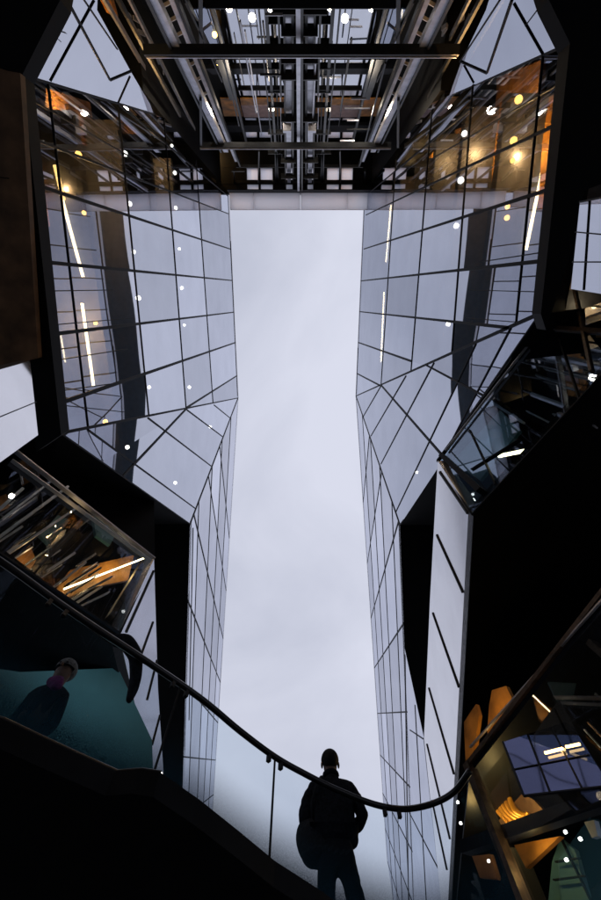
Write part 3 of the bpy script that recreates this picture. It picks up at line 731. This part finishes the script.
bp_ = PZ(1.64).at(160, 769)
lb = MB(); lb.disc(bp_ + V((0, 0, -.05)), .018, .03); tag(lb.build('edge_light', 'lampw'), 'tiny bright light on the balcony edge under the glass', 'light')

# ------------------------------------------------------------------ glazed corner at balcony level, right
cs = empty('corner_shop', (2.6, 5.5, 3.1), 'dark glazed shop corner with bronze frame and golden interior at the lower right', 'shop')
Q1, Q2 = PZ(4).at(471, 768), PZ(4).at(601, 602)
cp = PV(Q1, Q2); n = cp.n if cp.n.dot(CAM - Q1) > 0 else -cp.n
def cb(a, b, wd, m, nm, d=.1, lift=0, pl=cp):
    A3, B3 = pl.at(*a), pl.at(*b); dist = ((A3 - CAM).dot(FWD) + (B3 - CAM).dot(FWD)) / 2
    return MB().bar(A3, B3, wd * dist / F, n, d, lift).build(nm, m, cs)
cb((468, 772), (640, 555), 7, 'bar', 'edge_beam', .2, -.1); cb((470, 765), (640, 548), 4.5, 'bronze', 'edge_beam', .05, .03)
cb((473, 748), (640, 563), 1.6, 'steel', 'guard_rail', .03, .04)
cb((584, 640), (640, 690), 7, 'bronze', 'strut', .12, -.1)
cb((470, 764), (533, 920), 9, 'bronze', 'corner_post', .12, .02)
cb((458, 846), (640, 782), 12, 'bar', 'transom', .14, -.1)
MB().sheet(px(cp, (470, 768), (640, 560), (680, 700), (640, 920), (533, 920))).build('shop_window', 'shopglass', cs)
def cpan(off, pts, m, nm, th=.06):
    pl = Plane(Q1 - n * off, n); return MB().prism(px(pl, *pts), -n * th).build(nm, m, cs)
tilted = Plane(cp.at(535, 762) + n * .12, (-.62, -.70, .36))  # window pane tilted out of the wall so it mirrors the sky
hp = px(tilted, (503, 742), (565, 722), (574, 728), (603, 775), (603, 788), (560, 792), (524, 796))
hd = MB().sheet(hp).build('tilted_pane', 'tiltglass', cs)
mb = MB()
for a, b, wd in [((528, 735), (550, 792), 1.6), ((552, 728), (582, 788), 1.4), ((503, 742), (524, 796), 1.6), ((524, 796), (603, 787), 1.6), ((512, 770), (590, 755), .8)]:
    A3, B3 = tilted.at(*a), tilted.at(*b); mb.bar(A3, B3, wd * (A3 - CAM).dot(FWD) / F, tilted.n, .02, .0)
mb.build('glazing_grid', 'bar', hd)
cpan(.5, [(489, 706), (492, 690), (506, 686), (517, 708), (514, 728), (486, 752)], 'orange', 'timber_panel')
cpan(.5, [(464, 722), (476, 704), (479, 715), (475, 745), (466, 775)], 'orange', 'timber_panel')
cpan(.4, [(486, 748), (494, 736), (480, 757)], 'pink', 'timber_panel')
cpan(1.0, [(466, 838), (470, 815), (480, 790), (492, 832)], 'orange', 'timber_panel')
cpan(.3, [(514, 845), (560, 836), (526, 868)], 'orange', 'timber_panel')
cpan(.9, [(472, 856), (490, 854), (498, 880), (480, 878)], 'brown', 'timber_panel')
# gathered gold curtain: pleats as bent tubes
mb = MB(); pl = Plane(Q1 - n * .8, n)
for k in range(5):
    c = [(488 + k * 5, 772 + k * 3), (490 + k * 5, 792 + k * 2), (497 + k * 5, 808 + k * 1), (508 + k * 4.5, 822 - k * 1.5), (514 + k * 3.4, 828 - k * 4)]
    mb.tube(catmull(px(pl, *c), 5), [.045 * (1 - .5 * abs(2 * i / 20 - 1)) for i in range(21)], 8)
mb.build('gold_curtain', 'curtain', cs, True)
cpan(.9, [(484, 775), (505, 760), (515, 790), (534, 800), (545, 812), (512, 836), (492, 815)], 'brown', 'curtain_backing')
cpan(1.5, [(552, 862), (560, 838), (575, 850), (590, 905), (548, 905)], 'teal', 'inner_window')
for a, b in [((562, 840), (598, 915)), ((556, 862), (580, 858)), ((554, 880), (586, 876))]: cb(a, b, 1.2, 'bar', 'window_bar', .04, 0, Plane(Q1 - n * 1.4, n))
cpan(.4, [(584, 822), (594, 820), (598, 836), (592, 838)], 'coping', 'display_panel')
bk = Plane(Q1 - n * 3, n); MB().prism(px(bk, (482, 640), (540, 560), (760, 480), (760, 1000), (470, 1000), (468, 800)), -n * .2).build('back_wall', 'interior', cs)
MB().box((Q1.x + .3, Q1.y + .5, 3.0), (Q1.x + .5, Q1.y + 9, Q1.z - .6)).build('side_wall', 'black', cs)
zt2 = Q1.z + .02
MB().prism([V((Q1.x, Q1.y, zt2)), V((Q2.x, Q2.y, zt2)) + (Q2 - Q1) * .6, V((12, 2, zt2)), V((12, 16, zt2)), V((Q1.x + .6, 16, zt2))], (0, 0, .03)).build('roof', 'black', cs)
s1, s2_ = tilted.at(545, 753, .03), tilted.at(563, 748.5, .03)  # glowing bars laid on the pane in place of reflected strips
tag(MB().bar(s1, s2_, .022, n, .02).build('strip_light', 'stripo'), 'glowing bar for a mirrored amber strip, lower right shop, longer left of a pair', 'strip light')
s1, s2_ = tilted.at(566, 747, .03), tilted.at(580, 744, .03)
tag(MB().bar(s1, s2_, .022, n, .02).build('strip_light', 'stripo'), 'glowing bar for a mirrored amber strip, lower right shop, shorter right of a pair', 'strip light')
for (x, y) in [(458, 803), (461, 824), (489, 862), (566, 833), (581, 840), (567, 861), (482, 846)]:
    q = Plane(Q1 - n * .6, n).at(x, y); tag(MB().disc(q, .018, .02, 10).build('spot_light', 'lampw'), 'tiny glinting light inside the lower right shop corner', 'light', 'tiny lights in the lower right shop')
lamp('shop_fill', Plane(Q1 - n * .1, n).at(490, 735), 13, (1, .62, .2), .06)  # unseen point lights added to light the panels and curtain
lamp('shop_fill', Plane(Q1 - n * .35, n).at(508, 800), 26, (1, .62, .2), .06)
lamp('shop_fill', Plane(Q1 - n * .1, n).at(535, 850), 4, (1, .62, .2), .04)
lamp('shop_fill', Plane(Q1 - n * .45, n).at(478, 820), 14, (1, .62, .2), .06)

# ------------------------------------------------------------------ people
def skin(name, verts, edges, m, parent, levels=2, root=0):
    me = bpy.data.meshes.new(name); me.from_pydata([v[0] for v in verts], edges, [])
    o = bpy.data.objects.new(name, me); link(o, parent)
    md = o.modifiers.new('skin', 'SKIN'); md.use_smooth_shade = True
    for i, v in enumerate(verts):
        sv = me.skin_vertices[0].data[i]; r = v[1]; sv.radius = (r, r) if not isinstance(r, tuple) else r
        sv.use_root = (i == root)
    sb = o.modifiers.new('sub', 'SUBSURF'); sb.levels = levels; sb.render_levels = levels
    dg = bpy.context.evaluated_depsgraph_get()
    me2 = bpy.data.meshes.new_from_object(o.evaluated_get(dg)); o.modifiers.clear(); o.data = me2
    for p in me2.polygons: p.use_smooth = True
    me2.materials.clear(); me2.materials.append(M[m]); me2.name = name
    return o
def ellip(name, c, r, m, parent, rot=(0, 0, 0), cut=None):
    bm = bmesh.new(); bmesh.ops.create_uvsphere(bm, u_segments=24, v_segments=16, radius=1)
    for v in bm.verts:
        v.co = V((v.co.x * r[0], v.co.y * r[1], v.co.z * r[2]))
    if cut is not None:
        dele = [v for v in bm.verts if cut(v.co)]
        bmesh.ops.delete(bm, geom=dele, context='VERTS')
    me = bpy.data.meshes.new(name); bm.to_mesh(me); bm.free()
    for p in me.polygons: p.use_smooth = True
    me.materials.append(M[m]); o = bpy.data.objects.new(name, me)
    rotm = Matrix.Rotation(rot[2], 4, 'Z') @ Matrix.Rotation(rot[1], 4, 'Y') @ Matrix.Rotation(rot[0], 4, 'X')
    me.transform(Matrix.Translation(V(c)) @ rotm)
    return link(o, parent)
def fingers(wr, palm_dir, side, curl, verts, edges, wi):
    """palm and five separate fingers grown from the wrist vertex"""
    pd = V(palm_dir).normalized(); sd_ = V(side).normalized(); cu = V(curl).normalized()
    pk = wr + pd * .05; verts.append((tuple(pk), (.034, .016))); pi = len(verts) - 1; edges.append((wi, pi))
    lens = [.065, .075, .07, .055]
    for k in range(4):
        off = sd_ * (.03 - .02 * k)
        b = wr + pd * .09 + off; verts.append((tuple(b), .0095)); bi = len(verts) - 1; edges.append((pi, bi))
        m_ = b + pd * lens[k] * .5 + cu * .012; verts.append((tuple(m_), .009)); mi = len(verts) - 1; edges.append((bi, mi))
        e = m_ + pd * lens[k] * .3 + cu * .03; verts.append((tuple(e), .0075)); edges.append((mi, len(verts) - 1))
    tb = wr + pd * .035 + sd_ * .042; verts.append((tuple(tb), .011)); ti = len(verts) - 1; edges.append((pi, ti))
    te = tb + pd * .035 + sd_ * .02 + cu * .015; verts.append((tuple(te), .0085)); edges.append((ti, len(verts) - 1))

def folds(o, amp, f):
    """cloth creases: push the surface in and out with a stretched noise"""
    from mathutils import noise
    for v in o.data.vertices:
        p = v.co; v.co = p + v.normal * amp * noise.noise(V((p.x * f, p.y * f, p.z * f * 2.2)))
    return o
def person_main():
    X, Y, Z = .31, 4.62, 3.2
    root = empty('person', (X, Y, Z), 'person in dark jacket and trousers silhouetted against the sky behind the curved handrail', 'person')
    def w(x, y, z): return (X + x, Y - y, Z + z)
    # body (skin): head, neck, hands, legs core
    v = [(w(0, 0, .95), (.10, .07)), (w(0, 0, 1.15), (.09, .06)), (w(0, .01, 1.34), (.10, .06)), (w(0, .01, 1.46), .055), (w(0, 0, 1.53), .055), (w(0, -.015, 1.60), (.078, .095)), (w(0, -.01, 1.68), (.080, .098)), (w(0, 0, 1.74), (.055, .07)),
         (w(-.17, .01, 1.36), .05), (w(-.265, .015, 1.10), .045), (w(-.12, -.19, 1.07), .03),
         (w(.17, .01, 1.36), .05), (w(.28, .0, 1.12), .045), (w(.10, -.21, 1.11), .03),
         (w(-.085, 0, .82), .06), (w(-.10, -.02, .48), .05), (w(-.11, .02, .09), .042), (w(-.12, -.13, .035), .04),
         (w(.09, 0, .82), .06), (w(.165, -.02, .48), .05), (w(.225, .02, .09), .042), (w(.26, -.12, .035), .04)]
    e = [(0, 1), (1, 2), (2, 3), (3, 4), (4, 5), (5, 6), (6, 7), (2, 8), (8, 9), (9, 10), (2, 11), (11, 12), (12, 13), (0, 14), (14, 15), (15, 16), (16, 17), (0, 18), (18, 19), (19, 20), (20, 21)]
    fingers(V(w(-.12, -.2, 1.08)), (.9, .3, .1), (0, -.2, 1), (.3, -.6, 0), v, e, 10)
    fingers(V(w(.10, -.22, 1.12)), (-.9, .25, .05), (0, -.2, 1), (-.3, -.6, 0), v, e, 13)
    skin('body', v, e, 'skin', root)
    # face details: nose, ears
    for nm, c, r in (('nose', (0, -.115, 1.615), (.014, .02, .022)), ('ear', (-.086, .005, 1.62), (.012, .022, .034)), ('ear', (.086, .005, 1.62), (.012, .022, .034))):
        ellip(nm, w(*c), r, 'skin', root)
    for x in (-.032, .032): ellip('eye', w(x, -.098, 1.645), (.013, .008, .008), 'hair', root)
    ellip('mouth', w(0, -.104, 1.575), (.024, .008, .006), 'hair', root)
    ellip('hair', w(0, .008, 1.665), (.093, .112, .105), 'hair', root, cut=lambda c: c.z < -.02 and c.y > -.02 or c.z < -.098)
    # jacket: torso and sleeves
    j = [(w(0, 0, .88), (.20, .13)), (w(0, 0, 1.02), (.225, .14)), (w(0, .0, 1.18), (.225, .14)), (w(0, .01, 1.36), (.18, .11)), (w(0, .015, 1.445), (.085, .08)), (w(0, .01, 1.50), (.070, .07)),
         (w(-.17, .01, 1.375), .082), (w(-.25, .02, 1.22), .080), (w(-.27, .01, 1.09), .075), (w(-.12, -.18, 1.07), .054),
         (w(.17, .01, 1.375), .082), (w(.245, .02, 1.24), .078), (w(.285, .0, 1.12), .066), (w(.11, -.2, 1.11), .052)]
    je = [(0, 1), (1, 2), (2, 3), (3, 4), (4, 5), (3, 6), (6, 7), (7, 8), (8, 9), (3, 10), (10, 11), (11, 12), (12, 13)]
    folds(skin('jacket', j, je, 'coat', root, levels=3, root=2), .012, 9)
    MB().tube([w(.06 * math.sin(a), .01 + .06 * math.cos(a), 1.515) for a in [k * math.pi / 8 for k in range(17)]], .026, 8).build('collar', 'coat', root, True)
    t = [(w(0, 0, 1.02), (.15, .115)), (w(0, 0, .90), (.15, .115)), (w(-.085, 0, .76), .09), (w(-.10, -.02, .46), .074), (w(-.11, .02, .10), .066), (w(.09, 0, .76), .09), (w(.165, -.02, .46), .074), (w(.225, .02, .10), .066)]
    te = [(0, 1), (1, 2), (2, 3), (3, 4), (1, 5), (5, 6), (6, 7)]
    folds(skin('trousers', t, te, 'trousers', root, levels=3), .008, 8)
    for x, x2 in ((-.11, -.12), (.225, .255)):
        ellip('shoe', w((x + x2) / 2, -.06, .045), (.05, .14, .045), 'rail', root)
    # shoulder bag
    bg_ = empty('shoulder_bag', w(-.22, .1, .8), 'dark rounded shoulder bag hanging at the hip of the person by the rail', 'bag')
    ellip('bag_body', w(-.19, -.02, .95), (.155, .12, .20), 'bag', bg_, (0, R(-22), 0))
    ellip('bag_pocket', w(-.22, -.12, .92), (.09, .05, .12), 'bag', bg_, (0, R(-22), 0))
    MB().tube(catmull([w(-.26, .0, 1.10), w(-.22, -.13, 1.25), w(-.13, -.12, 1.38), w(-.09, 0.02, 1.48), w(-.13, .13, 1.38), w(-.2, .13, 1.2), w(-.2, .02, 1.06)], 4), .014, 6).build('strap', 'bag', bg_)
    skin('jacket_pocket', [(w(.11, -.02, 1.10), .09), (w(.135, -.02, .98), .10), (w(.13, -.02, .90), .08)], [(0, 1), (1, 2)], 'coat', root)
person_main()

def person_second():
    b = CAM + ray(62, 672) * 4.05
    X, Y, Z = b.x, b.y, 3.2
    root = empty('person', (X, Y, Z), 'grey haired person with magenta scarf behind the glass at the left', 'person')
    H = b.z - Z
    def w(x, y, z): return (X + x, Y + y, Z + z)
    v = [(w(0, 0, .85), (.12, .10)), (w(0, 0, 1.1), (.12, .10)), (w(0, 0, 1.32), (.12, .09)), (w(.02, 0, H - .16), .05), (w(.02, -.01, H - .05), (.07, .085)), (w(.02, 0, H + .06), (.07, .085)),
         (w(.12, .03, 1.3), .05), (w(.15, .05, 1.05), .042), (w(.13, -.06, .84), .03), (w(-.12, .03, 1.3), .05), (w(-.15, .05, 1.05), .042), (w(-.13, -.06, .84), .03),
         (w(.07, 0, .8), .08), (w(.08, 0, .45), .055), (w(.08, .02, .08), .04), (w(.08, -.12, .035), .035), (w(-.07, 0, .8), .08), (w(-.08, 0, .45), .055), (w(-.08, .02, .08), .04), (w(-.08, -.12, .035), .035)]
    e = [(0, 1), (1, 2), (2, 3), (3, 4), (4, 5), (2, 6), (6, 7), (7, 8), (2, 9), (9, 10), (10, 11), (0, 12), (12, 13), (13, 14), (14, 15), (0, 16), (16, 17), (17, 18), (18, 19)]
    fingers(V(w(.13, -.06, .84)), (0, -.2, -1), (-1, 0, 0), (-.2, -.6, 0), v, e, 8)
    fingers(V(w(-.13, -.06, .84)), (0, -.2, -1), (1, 0, 0), (.2, -.6, 0), v, e, 11)
    skin('body', v, e, 'skin', root)
    ellip('nose', w(.02, -.1, H), (.013, .02, .02), 'skin', root)
    for x in (-.01, .05): ellip('eye', w(x, -.09, H + .03), (.012, .008, .008), 'hair', root)
    ellip('hair', w(.02, .012, H + .035), (.098, .108, .098), 'greyhair', root, cut=lambda c: c.z < -.03 and c.y < -.03)
    skin('scarf', [(w(.10, -.04, H - .13), .05), (w(.05, -.09, H - .16), .05), (w(-.04, -.07, H - .17), .05), (w(.09, -.06, H - .26), .045)], [(0, 1), (1, 2), (1, 3)], 'scarf', root)
    j = [(w(0, 0, .55), (.12, .11)), (w(0, 0, .9), (.11, .10)), (w(0, 0, 1.15), (.11, .10)), (w(0, 0, 1.32), (.11, .09)), (w(.0, 0, 1.42), (.07, .07)),
         (w(.13, .03, 1.3), .06), (w(.165, .05, 1.05), .055), (w(.14, -.05, .86), .045), (w(-.13, .03, 1.3), .06), (w(-.165, .05, 1.05), .055), (w(-.14, -.05, .86), .045)]
    skin('coat', j, [(0, 1), (1, 2), (2, 3), (3, 4), (3, 5), (5, 6), (6, 7), (3, 8), (8, 9), (9, 10)], 'coat', root, root=2)
person_second()

# coat slung over the handrail
cq = px(Plane(PZ(2.75).at(128, 650) + V((-.05, .08, 0)), V((1, -1, 0))), (112, 640), (126, 641), (136, 656), (136, 676), (133, 690), (128, 703))
ct = skin('draped_coat', [(tuple(cq[0]), .05), (tuple(cq[1]), .07), (tuple(cq[2]), .06), (tuple(cq[3]), .05), (tuple(cq[4]), .042), (tuple(cq[5]), .022)], [(0, 1), (1, 2), (2, 3), (3, 4), (4, 5)], 'coat', None)
tag(ct, 'black coat slung over the handrail at the left with one sleeve hanging down', 'coat')

# ------------------------------------------------------------------ render settings
sc.render.engine = 'CYCLES'
sc.cycles.use_denoising = True
try: sc.cycles.denoiser = 'OPENIMAGEDENOISE'
except Exception: pass
sc.cycles.max_bounces = 14; sc.cycles.glossy_bounces = 8; sc.cycles.transparent_max_bounces = 16; sc.cycles.diffuse_bounces = 3
sc.cycles.sample_clamp_indirect = 4
sc.cycles.caustics_reflective = True
vs = sc.view_settings; vs.view_transform = 'Standard'; vs.look = 'None'; vs.exposure = 0; vs.gamma = 1; vs.use_curve_mapping = False
